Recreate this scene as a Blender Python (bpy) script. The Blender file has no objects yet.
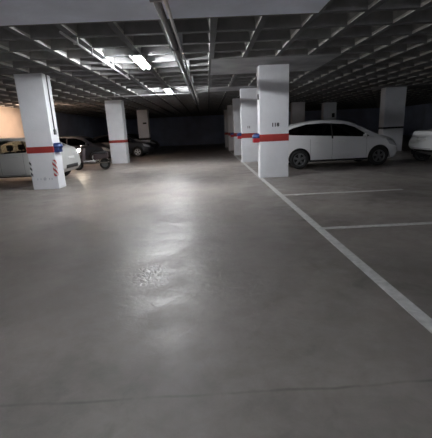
import bpy, bmesh, math, random
from mathutils import Vector, Matrix
from mathutils.bvhtree import BVHTree
random.seed(7)
S = bpy.context.scene
C = S.collection
PI = math.pi

# ---------------------------------------------------------------- materials
def mat(name, color, rough=.6, metal=0, spec=.5, noise=0, nscale=8, bump=0, bscale=60, emit=None, estr=0, alpha=None, dark=None, coat=0):
    m = bpy.data.materials.new(name); m.use_nodes = True
    nt = m.node_tree; b = nt.nodes['Principled BSDF']
    b.inputs['Base Color'].default_value = (*color, 1)
    b.inputs['Roughness'].default_value = rough
    b.inputs['Metallic'].default_value = metal
    b.inputs['Specular IOR Level'].default_value = spec
    b.inputs['Coat Weight'].default_value = coat
    b.inputs['Coat Roughness'].default_value = .08
    tc = nt.nodes.new('ShaderNodeTexCoord')
    if noise:
        n = nt.nodes.new('ShaderNodeTexNoise'); n.inputs['Scale'].default_value = nscale
        n.inputs['Detail'].default_value = 6
        nt.links.new(tc.outputs['Object'], n.inputs['Vector'])
        r = nt.nodes.new('ShaderNodeValToRGB')
        r.color_ramp.elements[0].position = .3; r.color_ramp.elements[1].position = .7
        d = dark or tuple(c*(1-noise) for c in color)
        r.color_ramp.elements[0].color = (*d, 1); r.color_ramp.elements[1].color = (*color, 1)
        nt.links.new(n.outputs['Fac'], r.inputs['Fac']); nt.links.new(r.outputs['Color'], b.inputs['Base Color'])
    if bump:
        n = nt.nodes.new('ShaderNodeTexNoise'); n.inputs['Scale'].default_value = bscale
        nt.links.new(tc.outputs['Object'], n.inputs['Vector'])
        bp = nt.nodes.new('ShaderNodeBump'); bp.inputs['Strength'].default_value = bump
        bp.inputs['Distance'].default_value = .01
        nt.links.new(n.outputs['Fac'], bp.inputs['Height']); nt.links.new(bp.outputs['Normal'], b.inputs['Normal'])
    if emit:
        b.inputs['Emission Color'].default_value = (*emit, 1); b.inputs['Emission Strength'].default_value = estr
    return m

M = {}
M['pillar'] = mat('white_pillar_paint', (.79, .80, .84), .55, noise=.10, nscale=2.5, bump=.25, bscale=25)
M['band'] = mat('red_band_paint', (.36, .035, .03), .5, noise=.2, nscale=6)
M['greyband'] = mat('grey_band_paint', (.26, .26, .27), .6, noise=.25, nscale=5)
M['numblack'] = mat('black_number_paint', (.06, .06, .065), .6)
M['faint'] = mat('faded_blue_marking', (.36, .37, .45), .7)
M['wallbeige'] = mat('beige_wall_paint', (.72, .62, .52), .8, noise=.15, nscale=1.2)
M['walldark'] = mat('dark_concrete_wall', (.52, .59, .76), .9, noise=.3, nscale=.8)
M['line'] = mat('worn_white_line_paint', (.62, .62, .61), .6, noise=.3, nscale=14, bump=.1)
M['blue'] = mat('blue_plastic', (.02, .045, .16), .3)
M['redp'] = mat('red_plastic', (.40, .02, .03), .35)
M['white'] = mat('white_plastic', (.8, .8, .8), .4)
M['steel'] = mat('galvanised_steel', (.52, .53, .54), .35, .7, noise=.2, nscale=10)
M['pvc'] = mat('grey_pvc_conduit', (.42, .42, .43), .45)
M['darkpipe'] = mat('dark_pipe', (.09, .09, .095), .45)
M['tube'] = mat('fluorescent_tube', (1, 1, 1), .3, emit=(.96, .98, 1.0), estr=74)
M['warmtube'] = mat('warm_fluorescent_tube', (1, 1, 1), .3, emit=(1.0, .70, .52), estr=42)
M['dimtube'] = mat('dim_fluorescent_tube', (1, 1, 1), .3, emit=(.96, .98, 1.0), estr=8)  # unseen lamp overhead, dimmed to keep the near floor dark
M['strongtube'] = mat('strong_fluorescent_tube', (1, 1, 1), .3, emit=(.94, .97, 1.0), estr=115)  # unseen rear lamp, strengthened to light the slab and pillar fronts
M['bulb'] = mat('headlamp_bulb', (1, 1, 1), .3, emit=(1.0, .84, .66), estr=20)
M['carwhite'] = mat('white_car_paint', (.84, .845, .86), .3, coat=.6)
M['carsilver'] = mat('pale_car_paint', (.62, .63, .62), .4, 0, coat=.6)
M['carblack'] = mat('black_car_paint', (.012, .014, .02), .35, coat=.25)
M['trim'] = mat('black_trim', (.015, .015, .016), .6)
M['rubber'] = mat('tyre_rubber', (.018, .018, .018), .85)
M['rim'] = mat('alloy_rim', (.55, .56, .58), .35, .6)
M['darkrim'] = mat('dull_alloy_rim', (.16, .165, .17), .45, .5)
M['tail'] = mat('tail_lamp_red', (.35, .01, .015), .2)
M['lens'] = mat('headlamp_lens', (.45, .47, .5), .1, coat=1)
M['seat'] = mat('dark_seat_cloth', (.03, .03, .035), .9)
M['greylens'] = mat('smoked_lamp_lens', (.10, .10, .11), .2)
M['chrome'] = mat('chrome', (.75, .74, .72), .18, 1)
M['scooter'] = mat('dark_red_scooter_paint', (.05, .035, .04), .35, coat=.3)

def glass(name, tint, trans):
    m = bpy.data.materials.new(name); m.use_nodes = True; nt = m.node_tree
    nt.nodes.clear()
    o = nt.nodes.new('ShaderNodeOutputMaterial'); t = nt.nodes.new('ShaderNodeBsdfTransparent')
    t.inputs['Color'].default_value = (*tint, 1)
    g = nt.nodes.new('ShaderNodeBsdfGlossy'); g.inputs['Roughness'].default_value = .05
    fr = nt.nodes.new('ShaderNodeFresnel'); fr.inputs['IOR'].default_value = 1.45
    mx = nt.nodes.new('ShaderNodeMixShader')
    nt.links.new(fr.outputs[0], mx.inputs[0]); nt.links.new(t.outputs[0], mx.inputs[1]); nt.links.new(g.outputs[0], mx.inputs[2])
    nt.links.new(mx.outputs[0], o.inputs['Surface'])
    return m
M['glass'] = glass('car_glass', (.5, .53, .5), 1)
M['darkglass'] = glass('tinted_car_glass', (.06, .065, .07), 1)

def floor_material():
    m = bpy.data.materials.new('trowelled_concrete_floor'); m.use_nodes = True
    nt = m.node_tree; N = nt.nodes; L = nt.links; b = N['Principled BSDF']
    tc = N.new('ShaderNodeTexCoord')
    def noise(scale, det=6, dist=0, rough=.55, vec=None):
        n = N.new('ShaderNodeTexNoise'); n.inputs['Scale'].default_value = scale; n.inputs['Detail'].default_value = det
        n.inputs['Distortion'].default_value = dist; n.inputs['Roughness'].default_value = rough
        L.new(vec or tc.outputs['Object'], n.inputs['Vector']); return n.outputs['Fac']
    def ramp(fac, stops):
        r = N.new('ShaderNodeValToRGB'); e = r.color_ramp.elements
        while len(e) < len(stops): e.new(.5)
        for k, (p, c) in enumerate(stops):
            e[k].position = p; e[k].color = (*c, 1) if isinstance(c, tuple) else (c, c, c, 1)
        L.new(fac, r.inputs['Fac']); return r.outputs['Color']
    def mix(a, c, fac, mode='MULTIPLY'):
        x = N.new('ShaderNodeMix'); x.data_type = 'RGBA'; x.blend_type = mode
        if isinstance(fac, float): x.inputs[0].default_value = fac
        else: L.new(fac, x.inputs[0])
        L.new(a, x.inputs[6])
        if isinstance(c, tuple): x.inputs[7].default_value = (*c, 1)
        else: L.new(c, x.inputs[7])
        return x.outputs[2]
    base = ramp(noise(.55, 8, .6), [(.34, (.180, .163, .150)), (.5, (.247, .224, .207)), (.66, (.305, .276, .255))])
    fine = ramp(noise(5, 8, .3, .7), [(.3, .74), (.7, 1.1)])
    col = mix(base, fine, .8)
    stain = ramp(noise(1.3, 5, 1.2), [(.26, .62), (.40, 1.0)])
    col = mix(col, stain, .85)
    # crazed patch of worn sealer on the aisle
    mp = N.new('ShaderNodeMapping'); mp.inputs['Location'].default_value = (.62/.55, -3.3/.6, 0)
    mp.inputs['Scale'].default_value = (1/.55, 1/.6, 1)
    L.new(tc.outputs['Object'], mp.inputs['Vector'])
    ln = N.new('ShaderNodeVectorMath'); ln.operation = 'LENGTH'; L.new(mp.outputs[0], ln.inputs[0])
    nz = noise(3, 4)
    ad = N.new('ShaderNodeMath'); ad.operation = 'ADD'; L.new(ln.outputs['Value'], ad.inputs[0]); L.new(nz, ad.inputs[1])
    mask = ramp(ad.outputs[0], [(.65, 1.0), (1.35, 0.0)])
    vo = N.new('ShaderNodeTexVoronoi'); vo.feature = 'DISTANCE_TO_EDGE'; vo.inputs['Scale'].default_value = 15
    dn = N.new('ShaderNodeTexNoise'); dn.inputs['Scale'].default_value = 6; L.new(tc.outputs['Object'], dn.inputs['Vector'])
    av = N.new('ShaderNodeVectorMath'); av.operation = 'MULTIPLY_ADD'; L.new(dn.outputs['Color'], av.inputs[0])
    av.inputs[1].default_value = (.25, .25, .25); L.new(tc.outputs['Object'], av.inputs[2]); L.new(av.outputs[0], vo.inputs['Vector'])
    cr = ramp(vo.outputs['Distance'], [(.0, .3), (.09, 1.0)])
    col = mix(col, cr, mask)
    # saw-cut joints
    sx = N.new('ShaderNodeSeparateXYZ'); 
    jn = N.new('ShaderNodeTexNoise'); jn.inputs['Scale'].default_value = 2.2; jn.inputs['Detail'].default_value = 5
    L.new(tc.outputs['Object'], jn.inputs['Vector'])
    L.new(tc.outputs['Object'], sx.inputs[0])
    def absdist(sock, pos, wob=.06):
        s = N.new('ShaderNodeMath'); s.operation = 'SUBTRACT'; L.new(sock, s.inputs[0]); s.inputs[1].default_value = pos
        w = N.new('ShaderNodeMath'); w.operation = 'MULTIPLY_ADD'; L.new(jn.outputs['Fac'], w.inputs[0]); w.inputs[1].default_value = wob; L.new(s.outputs[0], w.inputs[2])
        a = N.new('ShaderNodeMath'); a.operation = 'ABSOLUTE'; L.new(w.outputs[0], a.inputs[0]); return a.outputs[0]
    for pos, wd, dk in ((1.63, .007, .6), (6.6, .012, .82), (11.8, .03, .7)):
        j = ramp(absdist(sx.outputs[1], pos), [(wd*.4, dk), (wd*2, 1.0)])
        col = mix(col, j, ramp(noise(2.6, 4), [(.38, .15), (.6, 1.0)]))
    L.new(col, b.inputs['Base Color'])
    rg = ramp(noise(1.7, 7, .8, .6), [(.3, .30), (.7, .60)])
    rg = mix(rg, (.30, .30, .30), mask, 'MIX')
    L.new(rg, b.inputs['Roughness'])
    b.inputs['Specular IOR Level'].default_value = .55
    bp = N.new('ShaderNodeBump'); bp.inputs['Strength'].default_value = .35; bp.inputs['Distance'].default_value = .012
    bn = noise(9, 6, .5, .6); L.new(bn, bp.inputs['Height'])
    bp2 = N.new('ShaderNodeBump'); bp2.inputs['Distance'].default_value = .012; L.new(mask, bp2.inputs['Strength'])
    L.new(vo.outputs['Distance'], bp2.inputs['Height']); L.new(bp.outputs[0], bp2.inputs['Normal'])
    L.new(bp2.outputs[0], b.inputs['Normal'])
    return m
M['floor'] = floor_material()
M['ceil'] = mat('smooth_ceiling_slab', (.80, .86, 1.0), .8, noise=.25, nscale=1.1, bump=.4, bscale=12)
M['ribface'] = mat('stained_rib_underside', (.085, .09, .095), .85, noise=.35, nscale=3, bump=.3, bscale=12)  # undersides darker than the rib sides
M['crossside'] = mat('shaded_cross_rib_side', (.24, .24, .24), .85, noise=.3, nscale=4)  # cross-rib sides darkened in colour to stand in for shade
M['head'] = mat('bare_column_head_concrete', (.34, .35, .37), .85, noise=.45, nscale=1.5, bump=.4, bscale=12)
M['ribedge'] = mat('lit_rib_edge', (.52, .52, .50), .7, noise=.2, nscale=6)  # lamp light along the lower rib edges, put into a paler colour
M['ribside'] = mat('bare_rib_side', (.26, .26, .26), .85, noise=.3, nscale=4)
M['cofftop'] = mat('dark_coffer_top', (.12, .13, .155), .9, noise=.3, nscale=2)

def hazard(name, a, c, scale=1.0):
    m = bpy.data.materials.new(name); m.use_nodes = True; nt = m.node_tree; b = nt.nodes['Principled BSDF']
    tc = nt.nodes.new('ShaderNodeTexCoord'); w = nt.nodes.new('ShaderNodeTexWave')
    w.bands_direction = 'DIAGONAL'; w.inputs['Scale'].default_value = scale
    nt.links.new(tc.outputs['Object'], w.inputs['Vector'])
    r = nt.nodes.new('ShaderNodeValToRGB'); r.color_ramp.interpolation = 'CONSTANT'
    r.color_ramp.elements[0].color = (*a, 1); r.color_ramp.elements[1].position = .5; r.color_ramp.elements[1].color = (*c, 1)
    nt.links.new(w.outputs['Fac'], r.inputs['Fac']); nt.links.new(r.outputs['Color'], b.inputs['Base Color'])
    b.inputs['Roughness'].default_value = .5
    return m
M['hazred'] = hazard('red_white_hazard_tape', (.42, .05, .06), (.66, .66, .67), 4.2)
M['hazblack'] = hazard('black_white_hazard_tape', (.07, .07, .08), (.66, .66, .67), 4.2)

# ---------------------------------------------------------------- mesh helpers
def box(bm, x0, x1, y0, y1, z0, z1):
    vs = [bm.verts.new(p) for p in [(x0,y0,z0),(x1,y0,z0),(x1,y1,z0),(x0,y1,z0),(x0,y0,z1),(x1,y0,z1),(x1,y1,z1),(x0,y1,z1)]]
    for f in [(3,2,1,0),(4,5,6,7),(0,1,5,4),(1,2,6,5),(2,3,7,6),(3,0,4,7)]:
        bm.faces.new([vs[i] for i in f])
    return vs
def tube(bm, pts, r, seg=10, cap=True):
    pts = [Vector(p) for p in pts]; rings = []
    for i, p in enumerate(pts):
        d = (pts[min(i+1, len(pts)-1)] - pts[max(i-1, 0)]).normalized()
        up = Vector((0, 0, 1)) if abs(d.z) < .9 else Vector((1, 0, 0))
        a = d.cross(up).normalized(); b = a.cross(d)
        rr = r[i] if isinstance(r, (list, tuple)) else r
        rings.append([bm.verts.new(p + (a*math.cos(2*PI*k/seg) + b*math.sin(2*PI*k/seg))*rr) for k in range(seg)])
    for i in range(len(rings)-1):
        for k in range(seg):
            bm.faces.new([rings[i][k], rings[i+1][k], rings[i+1][(k+1) % seg], rings[i][(k+1) % seg]])
    if cap:
        bm.faces.new(rings[0]); bm.faces.new(rings[-1][::-1])
def lathe(bm, prof, seg=28, axis='Y', c=(0, 0, 0), closed=False):
    rings = []
    for (r, h) in prof:
        ring = []
        for k in range(seg):
            a = 2*PI*k/seg
            if axis == 'Y': p = (r*math.cos(a), h, r*math.sin(a))
            elif axis == 'X': p = (h, r*math.cos(a), r*math.sin(a))
            else: p = (r*math.cos(a), r*math.sin(a), h)
            ring.append(bm.verts.new(Vector(p)+Vector(c)))
        rings.append(ring)
    n = len(rings)
    for i in range(n if closed else n-1):
        A, B = rings[i], rings[(i+1) % n]
        for k in range(seg):
            bm.faces.new([A[k], A[(k+1) % seg], B[(k+1) % seg], B[k]])
    if not closed:
        bm.faces.new(rings[0]); bm.faces.new(rings[-1][::-1])
def obj(name, bm, m, parent=None, smooth=False, bevel=0, seg=2):
    bmesh.ops.recalc_face_normals(bm, faces=bm.faces)
    if bevel:
        bmesh.ops.bevel(bm, geom=[e for e in bm.edges if e.calc_face_angle(0) > .6], offset=bevel, segments=seg, affect='EDGES', profile=.6)
    me = bpy.data.meshes.new(name); bm.to_mesh(me); bm.free()
    if m: me.materials.append(m)
    if smooth:
        for p in me.polygons: p.use_smooth = True
    o = bpy.data.objects.new(name, me); C.objects.link(o)
    if parent: o.parent = parent
    return o
def tag(o, label, cat, group=None, kind=None):
    if label: o['label'] = label
    if cat: o['category'] = cat
    if group: o['group'] = group
    if kind: o['kind'] = kind
    return o
def thing(name, label, cat, loc=(0, 0, 0), rz=0, group=None):
    o = bpy.data.objects.new(name, None); C.objects.link(o)
    o.location = loc; o.rotation_euler = (0, 0, rz); o.empty_display_size = .1
    return tag(o, label, cat, group)
def struct(name, bm, m, label=None):
    o = obj(name, bm, m); o['kind'] = 'structure'
    return o
def NB(): return bmesh.new()
def dup(root, loc, rz, label, group=None):
    r = root.copy(); C.objects.link(r); r.location = loc; r.rotation_euler = (0, 0, rz)
    r['label'] = label
    if group: r['group'] = group
    for ch in list(root.children):
        c = ch.copy(); C.objects.link(c); c.parent = r
        for g in list(ch.children):
            d = g.copy(); C.objects.link(d); d.parent = c
    return r

# ---------------------------------------------------------------- camera
cam = bpy.data.cameras.new('camera'); co = bpy.data.objects.new('camera', cam); C.objects.link(co)
R = Matrix(((0.99869246, 0.04929243, -0.01355114), (-0.02530103, 0.24625683, -0.96887431), (-0.04442111, 0.96795032, 0.24718199)))
# rows of R hold camera axes in world components
Rw = Matrix(((R[0][0], R[0][1], R[0][2]), (R[1][0], R[1][1], R[1][2]), (R[2][0], R[2][1], R[2][2])))
mw = Rw.to_4x4(); mw.translation = Vector((0, 0, 1.4)); co.matrix_world = mw
cam.sensor_fit = 'HORIZONTAL'; cam.sensor_width = 36; cam.lens = 36*345/432; cam.clip_start = .05; cam.clip_end = 200
S.camera = co

# ---------------------------------------------------------------- setting
XL, XR, YB, YF, ZC = -10.3, 22.0, -9.0, 40.0, 3.08
bm = NB(); box(bm, XL-.2, XR+.2, YB-.2, YF+.2, -.2, 0); struct('floor', bm, M['floor'])
bm = NB(); box(bm, XL-.2, XL, YB, YF, 0, ZC+.5); struct('wall_left', bm, M['wallbeige'])
bm = NB(); box(bm, XR, XR+.2, YB, YF, 0, ZC+.5); struct('wall_right', bm, M['walldark'])
bm = NB(); box(bm, XL, XR, YF, YF+.2, 0, ZC+.5); struct('wall_far', bm, M['walldark'])
bm = NB(); box(bm, XL, XR, YB-.2, YB, 0, ZC+.5); struct('wall_back', bm, M['walldark'])
# darker partition that closes the far half of the left bays
bm = NB(); box(bm, XL, XL+.25, 23.2, YF, 0, ZC); struct('wall_left_far', bm, M['walldark'])

# waffle slab ceiling
PX, PY = .8, .8
X0, Y0 = .19 + PX*-14, 5.85 + PY*-19
def solid(x, y):
    if x < 1.7 and y < 5.85: return True
    if .2 < x < 3.4 and 9.0 < y < 11.4: return True
    if .2 < x < 3.6 and 14.8 < y < 16.4: return True
    if 8 < x < 11 and 17 < y < 19: return True
    return False
bm = NB()
RW, DP, TP = .055, .24, .05
nx = int((XR + .3 - X0)/PX)+1; ny = int((YF + .3 - Y0)/PY)+1
def quad(a, b, c, d, mi=0): bm.faces.new([bm.verts.new(p) for p in (a, b, c, d)]).material_index = mi
for i in range(-1, nx):
    for j in range(0, ny):
        x0, x1 = X0+i*PX, X0+(i+1)*PX; y0, y1 = Y0+j*PY, Y0+(j+1)*PY
        cx, cy = (x0+x1)/2, (y0+y1)/2
        if solid(cx, cy):
            quad((x0,y0,ZC),(x0,y1,ZC),(x1,y1,ZC),(x1,y0,ZC), 0 if cy < 5.85 else 5); continue
        a0, a1, b0, b1 = x0+RW, x1-RW, y0+RW, y1-RW
        c0, c1, d0, d1 = a0+TP, a1-TP, b0+TP, b1-TP; zt = ZC+DP
        o_ = [(x0,y0,ZC),(x1,y0,ZC),(x1,y1,ZC),(x0,y1,ZC)]
        n_ = [(a0,b0,ZC),(a1,b0,ZC),(a1,b1,ZC),(a0,b1,ZC)]
        t_ = [(c0,d0,zt),(c1,d0,zt),(c1,d1,zt),(c0,d1,zt)]
        for k in range(4):
            q = (k+1) % 4
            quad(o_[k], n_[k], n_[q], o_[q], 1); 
            if k % 2:                                   # sides of the ribs that run along the aisle: lower edge painted pale as lamp light, duller above
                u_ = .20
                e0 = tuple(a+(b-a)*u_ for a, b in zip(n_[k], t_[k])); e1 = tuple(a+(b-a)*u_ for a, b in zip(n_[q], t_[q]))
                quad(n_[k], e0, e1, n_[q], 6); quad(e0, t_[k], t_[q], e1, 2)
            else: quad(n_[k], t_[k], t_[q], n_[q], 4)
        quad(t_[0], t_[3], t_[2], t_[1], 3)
bmesh.ops.remove_doubles(bm, verts=bm.verts, dist=.001)
me = bpy.data.meshes.new('ceiling'); bmesh.ops.recalc_face_normals(bm, faces=bm.faces)
bm.to_mesh(me); bm.free(); 
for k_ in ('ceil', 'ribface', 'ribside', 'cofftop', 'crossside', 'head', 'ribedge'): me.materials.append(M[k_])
ceil = bpy.data.objects.new('ceiling', me); C.objects.link(ceil); ceil['kind'] = 'structure'

# ---------------------------------------------------------------- painted lines
def line(x0, x1, y0, y1, label):
    bm = NB(); box(bm, x0, x1, y0, y1, 0.0, .003)
    return tag(obj('parking_line', bm, M['line']), label, 'painted line')
line(1.46, 1.57, -3, 36, 'long white painted line running along the aisle past the pillars')
line(1.57, 4.15, 4.6, 4.7, 'nearest white cross line between bays, cut off by the right edge')
line(1.57, 4.15, 7.22, 7.32, 'second white cross line, between the nearest one and the numbered pillar')

# ---------------------------------------------------------------- pillars
def text_mesh(body, size, m, parent, name, loc, rot=(PI/2, 0, 0)):
    cu = bpy.data.curves.new(name, 'FONT'); cu.body = body; cu.size = size; cu.extrude = .002; cu.align_x = 'CENTER'; cu.offset = .007
    cu.space_character = 1.12
    t = bpy.data.objects.new('tmp', cu); C.objects.link(t)
    bpy.context.view_layer.update()
    me = bpy.data.meshes.new_from_object(t.evaluated_get(bpy.context.evaluated_depsgraph_get()))
    bpy.data.objects.remove(t); me.materials.clear(); me.materials.append(m)
    o = bpy.data.objects.new(name, me); C.objects.link(o); o.parent = parent; o.location = loc; o.rotation_euler = rot
    return o
def pillar(x0, x1, y0, depth, label, greyband=False, number=None, guard=0, bz=(1.04, 1.24), band=True, group=None, bandmat='band'):
    cx, cy = (x0+x1)/2, y0+depth/2; w, d = (x1-x0)/2, depth/2
    t = thing('concrete_pillar', label, 'pillar', (cx, cy, 0), 0, group)
    bm = NB(); box(bm, -w, w, -d, d, 0, ZC); obj('shaft', bm, M['pillar'], t, bevel=.012)
    e = .004
    def ring(z0, z1, m, name):
        bm = NB()
        box(bm, -w-e, w+e, -d-e, -d+.002, z0, z1); box(bm, -w-e, w+e, d-.002, d+e, z0, z1)
        box(bm, -w-e, -w+.002, -d, d, z0, z1); box(bm, w-.002, w+e, -d, d, z0, z1)
        return obj(name, bm, m, t)
    if band: r = ring(bz[0], bz[1], M[bandmat], 'red_band' if bandmat == 'band' else 'dark_band')
    if greyband: ring(2.44, 2.64, M['greyband'], 'grey_band')['label'] = 'dull grey painted band near the top'
    if number:
        text_mesh(number, .135, M['numblack'], t, 'bay_number', (0.03 if len(number) > 2 else -.1, -d-.003, 1.45))
    if guard:
        s = guard
        bm = NB()                                         # rounded blue hood on the aisle face
        prof = []
        for k in range(9):
            a = PI*k/8; prof.append((.10*math.cos(a)))
        # half-drum: base on pillar face, bulging towards the aisle
        n = 12; rings = []
        for zz, rr in ((1.14, .19), (1.20, .2), (1.25, .17), (1.275, .11)):
            rings.append([bm.verts.new((s*(w + max(0.0, rr*math.sin(PI*k/n))), -d+.18 - rr*.8*math.cos(PI*k/n), zz)) for k in range(n+1)])
        for i in range(len(rings)-1):
            for k in range(n): bm.faces.new([rings[i][k], rings[i][k+1], rings[i+1][k+1], rings[i+1][k]])
        bm.faces.new(rings[0]); bm.faces.new(rings[-1])
        for i in range(len(rings)-1):
            bm.faces.new([rings[i][0], rings[i+1][0], rings[i+1][-1], rings[i][-1]])
        g = obj('signal_lamp', bm, M['blue'], t, smooth=True)
        bm = NB(); x_a, x_b = sorted((s*w, s*(w+(.17 if s < 0 else .12))))
        box(bm, x_a, x_b, -d+.03, -d+.33, 1.02, 1.14); obj('lamp_base', bm, M['redp' if s < 0 else 'blue'], g, bevel=.015)
    return t
P1 = pillar(1.50, 2.33, 10.1, .42, 'nearest white right-hand pillar with three black digits and red band', False, '118', -1)
P2 = pillar(1.50, 2.33, 15.4, .42, 'white pillar directly behind the numbered nearest right pillar', False, '11', -1)
P3 = pillar(1.50, 2.33, 19.9, .42, 'third white pillar back in the right-hand row', False, None, -1)
P4 = pillar(1.50, 2.33, 25.0, .42, 'fourth pillar back in the right-hand row, dim', False, None)
P5 = pillar(1.50, 2.33, 30.2, .42, 'farthest dim pillar of the right-hand row', False, None)
L1 = pillar(-5.01, -4.28, 9.86, .5, 'large white left pillar with hazard stripes and red band', False, None, 1, (1.02, 1.19))
L2 = pillar(-4.95, -4.15, 17.95, .6, 'white left pillar with thin red band, second from camera', False, None, 0, (1.04, 1.17))
L3 = pillar(-4.90, -4.15, 25.6, .6, 'small far left pillar behind the dark parked cars', False, None, 0, (.98, 1.14), bandmat='trim')
R2 = pillar(8.80, 9.82, 17.6, .5, 'dim white pillar behind the nose of the white hatchback', False, None, 0, (1.12, 1.21), bandmat='trim')  # red band painted black to stand in for shade
R3 = pillar(6.0, 6.9, 25.0, .5, 'pale far pillar seen over the white car roof, beside the numbered pillar', False, None, 0)
R4 = pillar(8.8, 9.75, 26.8, .55, 'pale far pillar with small dark box, above the white car windows', False, None, 0)
bm = NB(); box(bm, .15, .33, -.36, -.27, 2.0, 2.3); obj('fuse_box', bm, M['trim'], R4, bevel=.01)
bm = NB(); box(bm, .0, .25, -.37, -.3, 2.1, 2.2); obj('bracket', bm, M['trim'], L3, bevel=.01)
# hazard stripes and faded marking on the big left pillar
for (xa, xb, m, lb) in ((.275, .364, M['hazred'], 'red and white diagonal hazard tape'), (-.364, -.31, M['hazblack'], 'black and white diagonal hazard tape')):
    bm = NB(); box(bm, xa, xb, -.2535, -.25, .36, .82); o = obj('hazard_tape', bm, m, L1); o['label'] = lb
bm = NB(); box(bm, .364, .3685, -.25, -.18, .36, .82); o = obj('hazard_tape', bm, M['hazred'], L1); o['label'] = 'red and white diagonal hazard tape'
bm = NB()
for x in (-.2, -.11, .13, .2): box(bm, x-.008, x+.008, -.253, -.25, .27, .32)
box(bm, -.05, .05, -.253, -.25, .29, .305); box(bm, -.02, -.006, -.253, -.25, .25, .345); box(bm, .012, .026, -.253, -.25, .25, .345)
o = obj('faded_marking', bm, M['faint'], L1); o['label'] = 'faded blue marking'
# conduits down pillar faces
bm = NB(); tube(bm, [(.382, -.02, ZC), (.382, -.02, 1.62)], .016)
o = obj('conduit', bm, M['darkpipe'], L1); bm = NB(); box(bm, .36, .41, -.06, .03, 1.5, 1.64); obj('switch_box', bm, M['darkpipe'], o, bevel=.006)
bm = NB(); tube(bm, [(-.43, -.1, ZC), (-.43, -.1, 2.3)], .014)
o = obj('conduit', bm, M['pvc'], P1); bm = NB(); box(bm, -.455, -.41, -.17, -.05, 2.2, 2.34); obj('switch_box', bm, M['darkpipe'], o, bevel=.006)

# ---------------------------------------------------------------- pipes on the ceiling
def pipe(name, pts, r, m, label, clips=None, cat='pipe'):
    t = thing(name, label, cat, (pts[0][0], pts[0][1], 0))
    off = Vector((pts[0][0], pts[0][1], 0))
    bm = NB(); tube(bm, [Vector(p)-off for p in pts], r, 10); obj('tube', bm, m, t, smooth=True)
    a, b = Vector(pts[0]), Vector(pts[-1]); L = (b-a).length; n = max(2, int(L/2.2))
    for k in range(n):
        p = a.lerp(b, (k+.5)/n)
        if abs(b.y-a.y) > 1: p.y = min(max(5.85+.8*round((p.y-5.85)/.8), a.y+.03), b.y-.03)
        else: p.x = min(max(.19+.8*round((p.x-.19)/.8), a.x+.03), b.x-.03)
        p -= off
        bm = NB(); box(bm, p.x-.02-r*(abs(b.y-a.y) > 1), p.x+.02+r*(abs(b.y-a.y) > 1), p.y-.02-r*(abs(b.x-a.x) > 1), p.y+.02+r*(abs(b.x-a.x) > 1), p.z-r-.006, ZC+.004)
        obj('clip', bm, M['pvc'] if m is not M['darkpipe'] else M['darkpipe'], t)
    return t
pipe('ceiling_pipe', [(-.39, -6, 2.835), (-.39, 20, 2.835)], .022, M['steel'], 'thin bright pipe running along the aisle ceiling, right of the dark one')
pipe('ceiling_pipe', [(-.49, -6, 2.848), (-.49, 20, 2.848)], .045, M['darkpipe'], 'thicker dark pipe running along the aisle ceiling beside the bright one')
pipe('cable_conduit', [(-2.21, 6.0, 3.0), (-2.21, 8.43, 3.0)], .022, M['pvc'], 'grey ceiling conduit on the viewer side of the white junction box', cat='conduit')
pipe('cable_conduit', [(-2.21, 8.57, 3.0), (-2.21, 11.0, 3.0)], .022, M['pvc'], 'grey ceiling conduit leading away beyond the white junction box', cat='conduit')
pipe('cable_conduit', [(-5.0, 15.45, 2.99), (-.66, 15.45, 2.99)], .022, M['pvc'], 'pale conduit crossing the ceiling at the far lamp', cat='conduit')
bm = NB(); box(bm, -.07, .07, -.07, .07, -.05, .08)
o = obj('junction_box', bm, M['white'], bevel=.012); o.location = (-2.21, 8.5, 3.0); tag(o, 'small white junction box on the conduit left of the near lamp', 'junction box')

# ---------------------------------------------------------------- lamps
def lamp(x, y, label, L=1.35, m=None, z=3.0, ntube=2, group=None):
    t = thing('fluorescent_lamp', label, 'lamp', (x, y, 0), 0, group)
    bm = NB(); box(bm, -.13, .13, -L/2-.02, L/2+.02, z+.01, z+.045); obj('housing', bm, M['white'], t, bevel=.01)
    bm = NB()
    bm.free()
    for yy in (-L*.35, L*.35):
        bm = NB(); box(bm, -.01, .01, yy-.01, yy+.01, z+.04, ZC); obj('hanger', bm, M['steel'], t)
    for s in ((-1, 1) if ntube == 2 else (0,)):
        bm = NB(); tube(bm, [(s*.06, -L/2+.02, z-.02), (s*.06, L/2-.02, z-.02)], .016, 12)
        u = obj('tube', bm, m or M['tube'], t, smooth=True)
        for e in (-1, 1):
            bm = NB(); box(bm, s*.06-.02, s*.06+.02, e*(L/2)-.025 if e > 0 else -L/2-.005, e*(L/2)+.005 if e > 0 else -L/2+.025, z-.045, z+.03); obj('tube_holder', bm, M['white'], t)
    return t
lamp(-1.44, 8.65, 'bright twin-tube ceiling lamp, the nearer and larger one')
lamp(-1.44, 14.5, 'smaller bright ceiling lamp farther down the aisle')
lamp(-1.44, 2.4, 'ceiling lamp over the aisle just above the viewer', m=M['dimtube'])
lamp(-1.44, -4.0, 'unseen ceiling lamp over the aisle behind the viewer', 1.5, M['strongtube'], 2.62)  # out of view, hung low to throw light on the slab

lamp(-8.25, 18.6, 'warm ceiling lamp hidden behind the striped pillar', 1.2, M['warmtube'])

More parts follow.
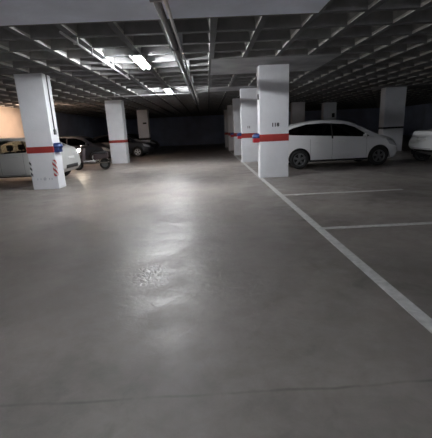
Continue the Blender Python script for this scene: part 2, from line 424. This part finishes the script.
# ---------------------------------------------------------------- cars
def interp(keys, x):
    if x <= keys[0][0]: return keys[0][1]
    for (a, va), (b, vb) in zip(keys, keys[1:]):
        if x <= b:
            return va + (vb-va)*(x-a)/(b-a)
    return keys[-1][1]
def smooth_interp(keys, x, h=.07):
    return sum(interp(keys, x+d*h)*w for d, w in ((-1, .25), (-.5, .15), (0, .2), (.5, .15), (1, .25)))
def loft(spec):
    xa, xb = spec['x']; n = 64; rows = []
    for i in range(n+1):
        u = i/n; x = xa + (xb-xa)*(.5-.5*math.cos(PI*u))*.35 + (xb-xa)*u*.65
        e = min(x-xa, xb-x)
        zt = smooth_interp(spec['top'], x); zb = smooth_interp(spec['bot'], x, .04); w = smooth_interp(spec['w'], x, .05)
        belt = min(smooth_interp(spec['belt'], x), zt-.02); wr = smooth_interp(spec['wr'], x)*w
        h = belt-zb
        pts = [(0, zb), (.55*w, zb), (.86*w, zb+.01), (.95*w, zb+.06), (.985*w, zb+.22*h), (1.0*w, zb+.45*h), (.995*w, zb+.68*h), (.975*w, zb+.88*h), (.94*w, belt)]
        hh = zt-belt
        for k in (1, 2, 3):
            f = k/4; pts.append((.94*w+(wr-.94*w)*f, belt+(hh*.93)*f))
        pts += [(wr, belt+hh*.92), (wr*.93, belt+hh*.965), (wr*.75, zt-.012*min(1, hh/.2)), (wr*.4, zt-.002), (0, zt)]
        rows.append([(x, y, z) for y, z in pts])
    bm = NB(); V = []
    for r in rows:
        right = [bm.verts.new((x, -y, z)) for x, y, z in r]
        left = [bm.verts.new((x, y, z)) for x, y, z in r[1:-1]]
        V.append(right + left[::-1])
    m_ = len(V[0])
    for i in range(n):
        for k in range(m_): bm.faces.new([V[i][k], V[i][(k+1) % m_], V[i+1][(k+1) % m_], V[i+1][k]])
    bm.faces.new(V[0]); bm.faces.new(V[-1][::-1])
    bmesh.ops.remove_doubles(bm, verts=bm.verts, dist=.0005)
    bmesh.ops.recalc_face_normals(bm, faces=bm.faces)
    return bm
def poly_prism(bm, pts2, a0, a1, axis):
    def P(u, v, a): return (u, a, v) if axis == 'Y' else (a, u, v)
    A = [bm.verts.new(P(u, v, a0)) for u, v in pts2]; B = [bm.verts.new(P(u, v, a1)) for u, v in pts2]
    bm.faces.new(A); bm.faces.new(B[::-1])
    for k in range(len(A)):
        q = (k+1) % len(A); bm.faces.new([A[k], B[k], B[q], A[q]])
def skin(bvh, pts2, axis, side, off, name, m, parent, thick=.0, step=.06):
    """Thin curved panel with outline pts2 laid onto the car's own surface."""
    bm = NB()
    vs = [bm.verts.new((u, v, 0)) for u, v in pts2]; bm.faces.new(vs)
    us = [p[0] for p in pts2]; ws = [p[1] for p in pts2]
    for k, (lo, hi) in enumerate(((min(us), max(us)), (min(ws), max(ws)))):
        c = lo+step
        while c < hi-.005:
            bmesh.ops.bisect_plane(bm, geom=bm.verts[:]+bm.edges[:]+bm.faces[:], plane_co=(c, c, 0), plane_no=(1, 0, 0) if k == 0 else (0, 1, 0)); c += step
    bmesh.ops.triangulate(bm, faces=bm.faces)
    bad = []
    for v in bm.verts:
        u, w = v.co.x, v.co.y
        o_, d_ = (Vector((u, side*4, w)), Vector((0, -side, 0))) if axis == 'Y' else ((Vector((side*5, u, w)), Vector((-side, 0, 0))))
        hit, nrm, _, _ = bvh.ray_cast(o_, d_)
        if hit is None: bad.append(v); continue
        if nrm.dot(d_) > 0: nrm = -nrm
        v.co = hit + nrm*off
    if bad: bmesh.ops.delete(bm, geom=bad, context='VERTS')
    if thick:
        bmesh.ops.recalc_face_normals(bm, faces=bm.faces)
        bmesh.ops.solidify(bm, geom=bm.faces[:], thickness=thick)
    return obj(name, bm, m, parent, smooth=True)

CARS = {
 'hatch_tall': dict(x=(-2.12, 2.22),
    top=[(-2.12, .78), (-2.05, .98), (-1.92, 1.20), (-1.68, 1.42), (-1.35, 1.52), (-.7, 1.605), (0, 1.60), (.45, 1.52), (1.2, 1.13), (1.45, 1.03), (1.8, .93), (2.05, .80), (2.22, .58)],
    bot=[(-2.12, .42), (-2.0, .26), (-1.6, .2), (1.6, .2), (2.08, .22), (2.22, .36)],
    w=[(-2.12, .66), (-2.02, .80), (-1.75, .88), (-1, .9), (1.0, .9), (1.7, .87), (1.98, .76), (2.12, .62), (2.22, .42)],
    belt=[(-2.12, .74), (-1.9, 1.12), (-1.3, 1.12), (.9, .98), (1.3, .96), (1.8, .86), (2.22, .54)],
    wr=[(-2.12, .8), (-1.8, .72), (-.5, .70), (.4, .70), (1.2, .80), (1.6, .82), (2.22, .8)],
    wheels=(-1.36, 1.37), wr_=.325,
    side=[(-1.84, 1.26), (-1.72, 1.15), (-1.3, 1.12), (.95, .99), (1.03, 1.02), (.55, 1.33), (.2, 1.44), (-.5, 1.50), (-1.1, 1.475), (-1.55, 1.37)],
    front=[(-.62, 1.13), (.62, 1.13), (.54, 1.46), (-.54, 1.46)], rear=[(-.60, 1.14), (.60, 1.14), (.50, 1.42), (-.50, 1.42)],
    head=[(1.72, .72), (2.06, .62), (2.08, .70), (1.80, .86), (1.6, .90)], tail=[(-2.04, .9), (-1.85, .92), (-1.88, 1.14), (-1.98, 1.05)]),
 'compact': dict(x=(-2.2, 2.15),
    top=[(-2.2, .80), (-2.18, .98), (-2.12, 1.07), (-1.98, 1.10), (-1.45, 1.38), (-1.2, 1.44), (-.3, 1.49), (.3, 1.45), (.6, 1.36), (1.15, 1.0), (1.7, .88), (1.98, .76), (2.15, .55)],
    bot=[(-2.2, .42), (-2.1, .28), (-1.6, .2), (1.6, .2), (2.02, .22), (2.15, .34)],
    w=[(-2.2, .82), (-2.12, .87), (-1.7, .89), (1.0, .9), (1.6, .87), (1.95, .74), (2.15, .45)],
    belt=[(-2.2, .68), (-2.1, .98), (-1.3, 1.0), (.9, .93), (1.2, .92), (1.7, .82), (2.15, .52)],
    wr=[(-2.2, .86), (-2.0, .78), (-.5, .70), (.4, .70), (1.2, .80), (2.15, .8)],
    wheels=(-1.50, 1.20), wr_=.31,
    side=[(-1.55, 1.10), (-1.48, 1.02), (-1.2, 1.0), (.85, .95), (.93, .98), (.5, 1.24), (.2, 1.34), (-.4, 1.39), (-.95, 1.36), (-1.3, 1.26)],
    front=[(-.60, 1.05), (.60, 1.05), (.52, 1.33), (-.52, 1.33)], rear=[(-.60, 1.14), (.60, 1.14), (.50, 1.36), (-.50, 1.36)],
    head=[(1.66, .66), (1.98, .58), (2.02, .66), (1.75, .80), (1.55, .84)], tail=[(-2.17, .70), (-2.0, .72), (-1.98, .92), (-2.14, .90)]),
 'saloon': dict(x=(-2.3, 2.2),
    top=[(-2.3, .74), (-2.27, 1.0), (-2.2, 1.09), (-1.65, 1.11), (-1.1, 1.36), (-.8, 1.42), (-.2, 1.45), (.3, 1.42), (.6, 1.34), (1.15, 1.0), (1.75, .88), (2.02, .76), (2.2, .55)],
    bot=[(-2.3, .5), (-2.2, .42), (-1.9, .3), (-1.7, .24), (1.6, .2), (2.02, .22), (2.2, .34)],
    w=[(-2.3, .74), (-2.2, .82), (-1.8, .88), (1.0, .9), (1.6, .87), (1.95, .76), (2.2, .45)],
    belt=[(-2.3, .72), (-2.2, .99), (-1.3, 1.0), (.9, .93), (1.2, .92), (1.7, .82), (2.2, .52)],
    wr=[(-2.3, .86), (-1.7, .80), (-.6, .70), (.4, .70), (1.2, .80), (2.2, .8)],
    wheels=(-1.76, 1.2), wr_=.315,
    side=[(-1.2, 1.12), (-1.15, 1.03), (-.9, 1.01), (.85, .95), (.93, .98), (.5, 1.22), (.2, 1.31), (-.3, 1.34), (-.7, 1.31), (-1.0, 1.24)],
    front=[(-.60, 1.05), (.60, 1.05), (.52, 1.31), (-.52, 1.31)], rear=[(-.60, 1.15), (.60, 1.15), (.50, 1.32), (-.50, 1.32)],
    head=[(1.7, .66), (2.02, .58), (2.06, .66), (1.78, .80), (1.58, .84)], tail=[(-2.27, .80), (-2.05, .82), (-2.05, 1.0), (-2.24, .98)]),
}
def wheel(parent, x, y, r, side, rimmat):
    w = .1
    bm = NB(); lathe(bm, [(r*.66, -w), (r*.9, -w*1.05), (r*.985, -w*.8), (r, -w*.4), (r, w*.4), (r*.985, w*.8), (r*.9, w*1.05), (r*.66, w), (r*.62, w*.6), (r*.62, -w*.6)], 32, closed=True)
    t = obj('wheel', bm, M['rubber'], parent, smooth=True); t.location = (x, y, r)
    o_ = side
    bm = NB(); lathe(bm, [(r*.66, o_*w*.95), (r*.62, o_*w*1.0), (r*.56, o_*w*.9), (r*.56, o_*w*.3), (r*.64, o_*w*.2)], 28, closed=True)
    for k in range(5):
        a = 2*PI*k/5 + PI/2; ca, sa = math.cos(a), math.sin(a)
        for (r0, h0, r1, h1) in ((.0, .11, .6, .15),):
            pr = []
            for rr, hw in ((r*.02, r*.10), (r*.3, r*.10), (r*.6, r*.15)):
                for q, yy in ((-1, .92), (1, .92), (1, .55), (-1, .55)):
                    pr.append(bm.verts.new((rr*ca - q*hw*sa, o_*w*yy, rr*sa + q*hw*ca)))
            for g in (0, 4):
                for q in range(4): bm.faces.new([pr[g+q], pr[g+(q+1) % 4], pr[g+4+(q+1) % 4], pr[g+4+q]])
            bm.faces.new(pr[:4]); bm.faces.new(pr[8:12][::-1])
    lathe(bm, [(r*.16, o_*w*.5), (r*.16, o_*w*.97), (r*.12, o_*w*1.0)], 16)
    obj('rim', bm, rimmat, t)
    bm = NB(); lathe(bm, [(r*.56, -o_*w*.1), (r*.56, o_*w*.15)], 24); obj('brake_disc', bm, M['trim'], t)
def make_car(kind, name, label, paint, glassm, rimmat):
    sp = CARS[kind]; t = thing(name, label, 'car')
    src = loft(sp); bvh = BVHTree.FromBMesh(src)
    body = obj('body', src, paint, None, smooth=True)
    cutters = []
    for sx in sp['wheels']:
        for s in (-1, 1):
            bm = NB(); lathe(bm, [(sp['wr_']+.055, s*.62), (sp['wr_']+.055, s*1.2)], 36, c=(sx, 0, sp['wr_']+.0)); cutters.append(obj('cut', bm, None))
    bm = NB(); poly_prism(bm, sp['side'], -1.5, 1.5, 'Y'); cutters.append(obj('cut', bm, None))
    bm = NB(); poly_prism(bm, sp['front'], .1, 3, 'X'); cutters.append(obj('cut', bm, None))
    bm = NB(); poly_prism(bm, sp['rear'], -3, -.3, 'X'); cutters.append(obj('cut', bm, None))
    so = body.modifiers.new('s', 'SOLIDIFY'); so.thickness = .03; so.offset = -1
    for c in cutters:
        b = body.modifiers.new('b', 'BOOLEAN'); b.operation = 'DIFFERENCE'; b.solver = 'EXACT'; b.object = c; b.use_self = False
    bpy.context.view_layer.update()
    me = bpy.data.meshes.new_from_object(body.evaluated_get(bpy.context.evaluated_depsgraph_get()))
    for c in cutters: bpy.data.objects.remove(c)
    body.modifiers.clear(); body.data = me; body.parent = t
    me.materials.clear(); me.materials.append(paint)
    for p in me.polygons: p.use_smooth = True
    try: me.set_sharp_from_angle(angle=.6)
    except Exception: pass
    # wheel housings
    for sx in sp['wheels']:
        for s in (-1, 1):
            bm = NB(); R_ = sp['wr_']+.058
            n = 18; A = []; B = []; 
            for k in range(n+1):
                a = -.15 + (PI+.3)*k/n
                A.append(bm.verts.new((sx+R_*math.cos(a), s*.60, sp['wr_']+R_*math.sin(a)))); B.append(bm.verts.new((sx+R_*math.cos(a), s*.85, sp['wr_']+R_*math.sin(a))))
            for k in range(n): bm.faces.new([A[k], A[k+1], B[k+1], B[k]])
            bm.faces.new(A)
            obj('wheel_housing', bm, M['trim'], t, smooth=False)
    for s in (-1, 1):
        skin(bvh, sp['side'], 'Y', s, -.012, 'side_window', glassm, t)
        skin(bvh, sp['head'], 'Y', s, .004, 'headlight', M['lens'], t, .01, .04)
        skin(bvh, sp['tail'], 'Y', s, .004, 'tail_light', M['greylens'] if kind == 'saloon' else M['tail'], t, .01, .04)
        # tail lamp return on the rear face
        z0, z1 = sp['tail'][0][1], sp['tail'][2][1]
        if kind == 'hatch_tall':
            skin(bvh, [(s*.50, z0), (s*.74, z0), (s*.74, z1-.02), (s*.56, z1-.02)][::(1 if s > 0 else -1)], 'X', -1, .004, 'tail_light', M['tail'], t, .01, .04)
        # window frame pillars, door seams, handles
        for xs in (-.25,):
            zz = interp(sorted([(p[0], p[1]) for p in sp['side'] if p[1] > 1.2]), xs)
            skin(bvh, [(xs-.03, .98), (xs+.03, .98), (xs+.02, zz), (xs-.02, zz)], 'Y', s, .002, 'door_pillar', M['trim'], t, .006)
        for xs in (-1.0, -.25, .92):
            skin(bvh, [(xs-.003, .3), (xs+.003, .3), (xs+.003, .99), (xs-.003, .99)], 'Y', s, .0015, 'door_seam', M['trim'], t)
        for xs in (-.8, .05):
            skin(bvh, [(xs-.09, .86), (xs+.09, .86), (xs+.09, .89), (xs-.09, .89)], 'Y', s, .015, 'door_handle', paint, t, .018, .03)
        skin(bvh, [(-1.0, .235), (1.0, .235), (1.0, .29), (-1.0, .29)], 'Y', s, .006, 'sill_trim', M['trim'], t, .008)
        # mirror
        hit, _, _, _ = bvh.ray_cast(Vector((.82, s*3, .99)), Vector((0, -s, 0)))
        bm = NB(); bmesh.ops.create_uvsphere(bm, u_segments=16, v_segments=10, radius=1)
        for v in bm.verts: v.co = Vector((.82 + v.co.x*.06 - (.04 if v.co.x < 0 else 0)*0, hit.y + s*.11 + v.co.y*.10, 1.03 + v.co.z*.075))
        mi = obj('wing_mirror', bm, paint, t, smooth=True)
        bm = NB(); tube(bm, [(.84, hit.y-s*.02, .98), (.83, hit.y+s*.05, 1.0)], .018, 8); obj('mirror_stalk', bm, M['trim'], mi)
        for sx in sp['wheels']: wheel(t, sx, s*.775, sp['wr_'], s, rimmat)
    skin(bvh, sp['front'], 'X', 1, -.012, 'windscreen', glassm, t)
    skin(bvh, sp['rear'], 'X', -1, -.012, 'rear_window', glassm, t)
    zt = sp['tail'][0][1]
    skin(bvh, [(-.26, zt-.02), (.26, zt-.02), (.26, zt+.09), (-.26, zt+.09)], 'X', -1, .006, 'number_plate', M['white'], t, .006)
    skin(bvh, [(-.55, .40), (.55, .40), (.5, .52), (-.5, .52)], 'X', -1, .004, 'bumper_vent', M['trim'], t, .006)
    skin(bvh, [(-.40, .36), (.40, .36), (.44, .52), (-.44, .52)], 'X', 1, .004, 'grille', M['trim'], t, .006)
    # cabin: seats, wheel, dashboard
    for (x, y) in ((.1, .36), (.1, -.36)):
        bm = NB(); box(bm, x-.28, x+.25, y-.24, y+.24, .3, .55); vs = box(bm, x-.38, x-.22, y-.23, y+.23, .5, 1.02)
        for v in vs:
            if v.co.z > 1: v.co.x -= .12
        se = obj('seat', bm, M['seat'], t, bevel=.04)
        bm = NB(); box(bm, x-.50, x-.40, y-.12, y+.12, 1.06, 1.24); tube(bm, [(x-.44, y, 1.0), (x-.45, y, 1.08)], .02, 6); obj('headrest', bm, M['seat'], se, bevel=.03)
    bm = NB(); box(bm, -1.0, -.62, -.6, .6, .3, .55); vs = box(bm, -1.12, -.97, -.6, .6, .5, .98)
    for v in vs:
        if v.co.z > .97: v.co.x -= .1
    obj('rear_seat', bm, M['seat'], t, bevel=.04)
    bm = NB(); box(bm, .62, .98, -.66, .66, .45, .88); obj('dashboard', bm, M['seat'], t, bevel=.05)
    return t
mpv = make_car('hatch_tall', 'car', 'white hatchback parked side-on beside the numbered right pillar', M['carwhite'], M['darkglass'], M['darkrim'])
mpv.location = (4.47, 12.72, 0)
cmp_ = make_car('compact', 'car', 'pale car with see-through side windows, parked behind the striped left pillar', M['carsilver'], M['glass'], M['rim'])
cmp_.location = (-6.95, 12.27, 0); cmp_.rotation_euler = (0, 0, PI)
sal = make_car('saloon', 'car', 'white saloon cut off by the right edge of the frame', M['carwhite'], M['darkglass'], M['rim'])
sal.location = (9.55, 11.8, 0)
dk = make_car('compact', 'car', 'dark car with pale five-spoke wheel, parked beyond the second left pillar', M['carblack'], M['darkglass'], M['rim'])
dk.location = (-5.72, 23.55, 0)
dup(dk, (-6.25, 29.7, 0), 0, 'farthest dark car on the left, only one small pale wheel showing')
dup(dk, (-7.15, 19.55, 0), 0, 'dark car mostly hidden just left of the second left pillar')

# ---------------------------------------------------------------- scooter
def scooter(loc):
    t = thing('motor_scooter', 'small scooter with lit headlamp beside the tail of the pale left car', 'scooter', loc)
    def w_(x):
        bm = NB(); lathe(bm, [(.14, -.045), (.20, -.05), (.225, -.02), (.225, .02), (.20, .05), (.14, .045)], 24, closed=True)
        o = obj('wheel', bm, M['rubber'], t, smooth=True); o.location = (x, 0, .225)
        bm = NB(); lathe(bm, [(.145, -.03), (.145, .03)], 20); obj('rim', bm, M['darkrim'], o)
    w_(-.62); w_(.55)
    bm = NB(); box(bm, -.32, .18, -.16, .16, .34, .40); obj('footboard', bm, M['white'], t, bevel=.02)
    bm = NB(); vs = box(bm, -.42, -.34, -.2, .2, .36, .92)
    for v in vs:
        if v.co.z > .9: v.co.x += .08; v.co.y *= .7
    obj('leg_shield', bm, M['scooter'], t, bevel=.03)
    bm = NB(); vs = box(bm, .12, .72, -.15, .15, .40, .66)
    for v in vs:
        if v.co.x > .7: v.co.z += .08; v.co.y *= .6
    obj('rear_body', bm, M['scooter'], t, bevel=.05)
    bm = NB(); vs = box(bm, .10, .70, -.13, .13, .67, .75); obj('seat', bm, M['seat'], t, bevel=.03)
    for x, mm in ((-.62, M['scooter']), (.55, M['chrome'])):
        bm = NB(); A = []; B = []
        for k in range(13):
            a = .1+(PI-.2)*k/12; A.append([bm.verts.new((x+r_*math.cos(a), y_, .225+r_*math.sin(a))) for r_, y_ in ((.25, -.07), (.25, .07), (.262, .07), (.262, -.07))])
        for k in range(12):
            for q in range(4): bm.faces.new([A[k][q], A[k][(q+1) % 4], A[k+1][(q+1) % 4], A[k+1][q]])
        bm.faces.new(A[0]); bm.faces.new(A[-1][::-1])
        obj('mudguard', bm, mm, t, smooth=False)
    bm = NB(); tube(bm, [(-.60, 0, .25), (-.42, 0, .9), (-.38, 0, 1.02)], .025); obj('steering_column', bm, M['chrome'], t)
    bm = NB(); tube(bm, [(-.26, -.32, 1.05), (-.36, -.18, 1.04), (-.38, 0, 1.02), (-.36, .18, 1.04), (-.26, .32, 1.05)], .015); obj('handlebar', bm, M['chrome'], t)
    bm = NB(); tube(bm, [(.12, -.17, .33), (.3, -.18, .3), (.85, -.18, .34)], [.02, .03, .04]); obj('exhaust', bm, M['chrome'], t)
    bm = NB(); lathe(bm, [(.05, -.05), (.085, .0), (.09, .05)], 18, axis='X'); hl = obj('headlamp', bm, M['chrome'], t); hl.location = (-.50, -.02, .86); hl.rotation_euler = (0, 0, -1.25)
    bm = NB(); bmesh.ops.create_uvsphere(bm, u_segments=14, v_segments=8, radius=.07); b_ = obj('bulb', bm, M['bulb'], hl, smooth=True); b_.location = (.05, 0, 0)
    return t
scooter((-5.06, 15.3, 0))

# ---------------------------------------------------------------- groups of repeats
for o in (P1, P2, P3, P4, P5): o['group'] = 'pillars of the right-hand row'
for o in (L1, L2, L3): o['group'] = 'pillars of the left-hand row'
for o in (R2, R3, R4): o['group'] = 'pillars beyond the right-hand bays'
for o in C.objects:
    if o.parent: continue
    c = o.get('category')
    if c == 'painted line': o['group'] = 'painted lines on the floor'
    elif c == 'lamp': o['group'] = 'ceiling lamps'
    elif c == 'conduit': o['group'] = 'ceiling conduits'
    elif c == 'pipe': o['group'] = 'pipes along the aisle ceiling'
    elif c == 'car' and 'dark' in o['label']: o['group'] = 'dark cars on the left'
# ---------------------------------------------------------------- world, view
w = bpy.data.worlds.new('world'); S.world = w; w.use_nodes = True
bg = w.node_tree.nodes['Background']; bg.inputs[0].default_value = (.5, .55, .7, 1); bg.inputs[1].default_value = .01
S.view_settings.view_transform = 'Standard'; S.view_settings.look = 'None'; S.view_settings.gamma = 1
S.view_settings.use_curve_mapping = False
S.view_settings.exposure = 2.65
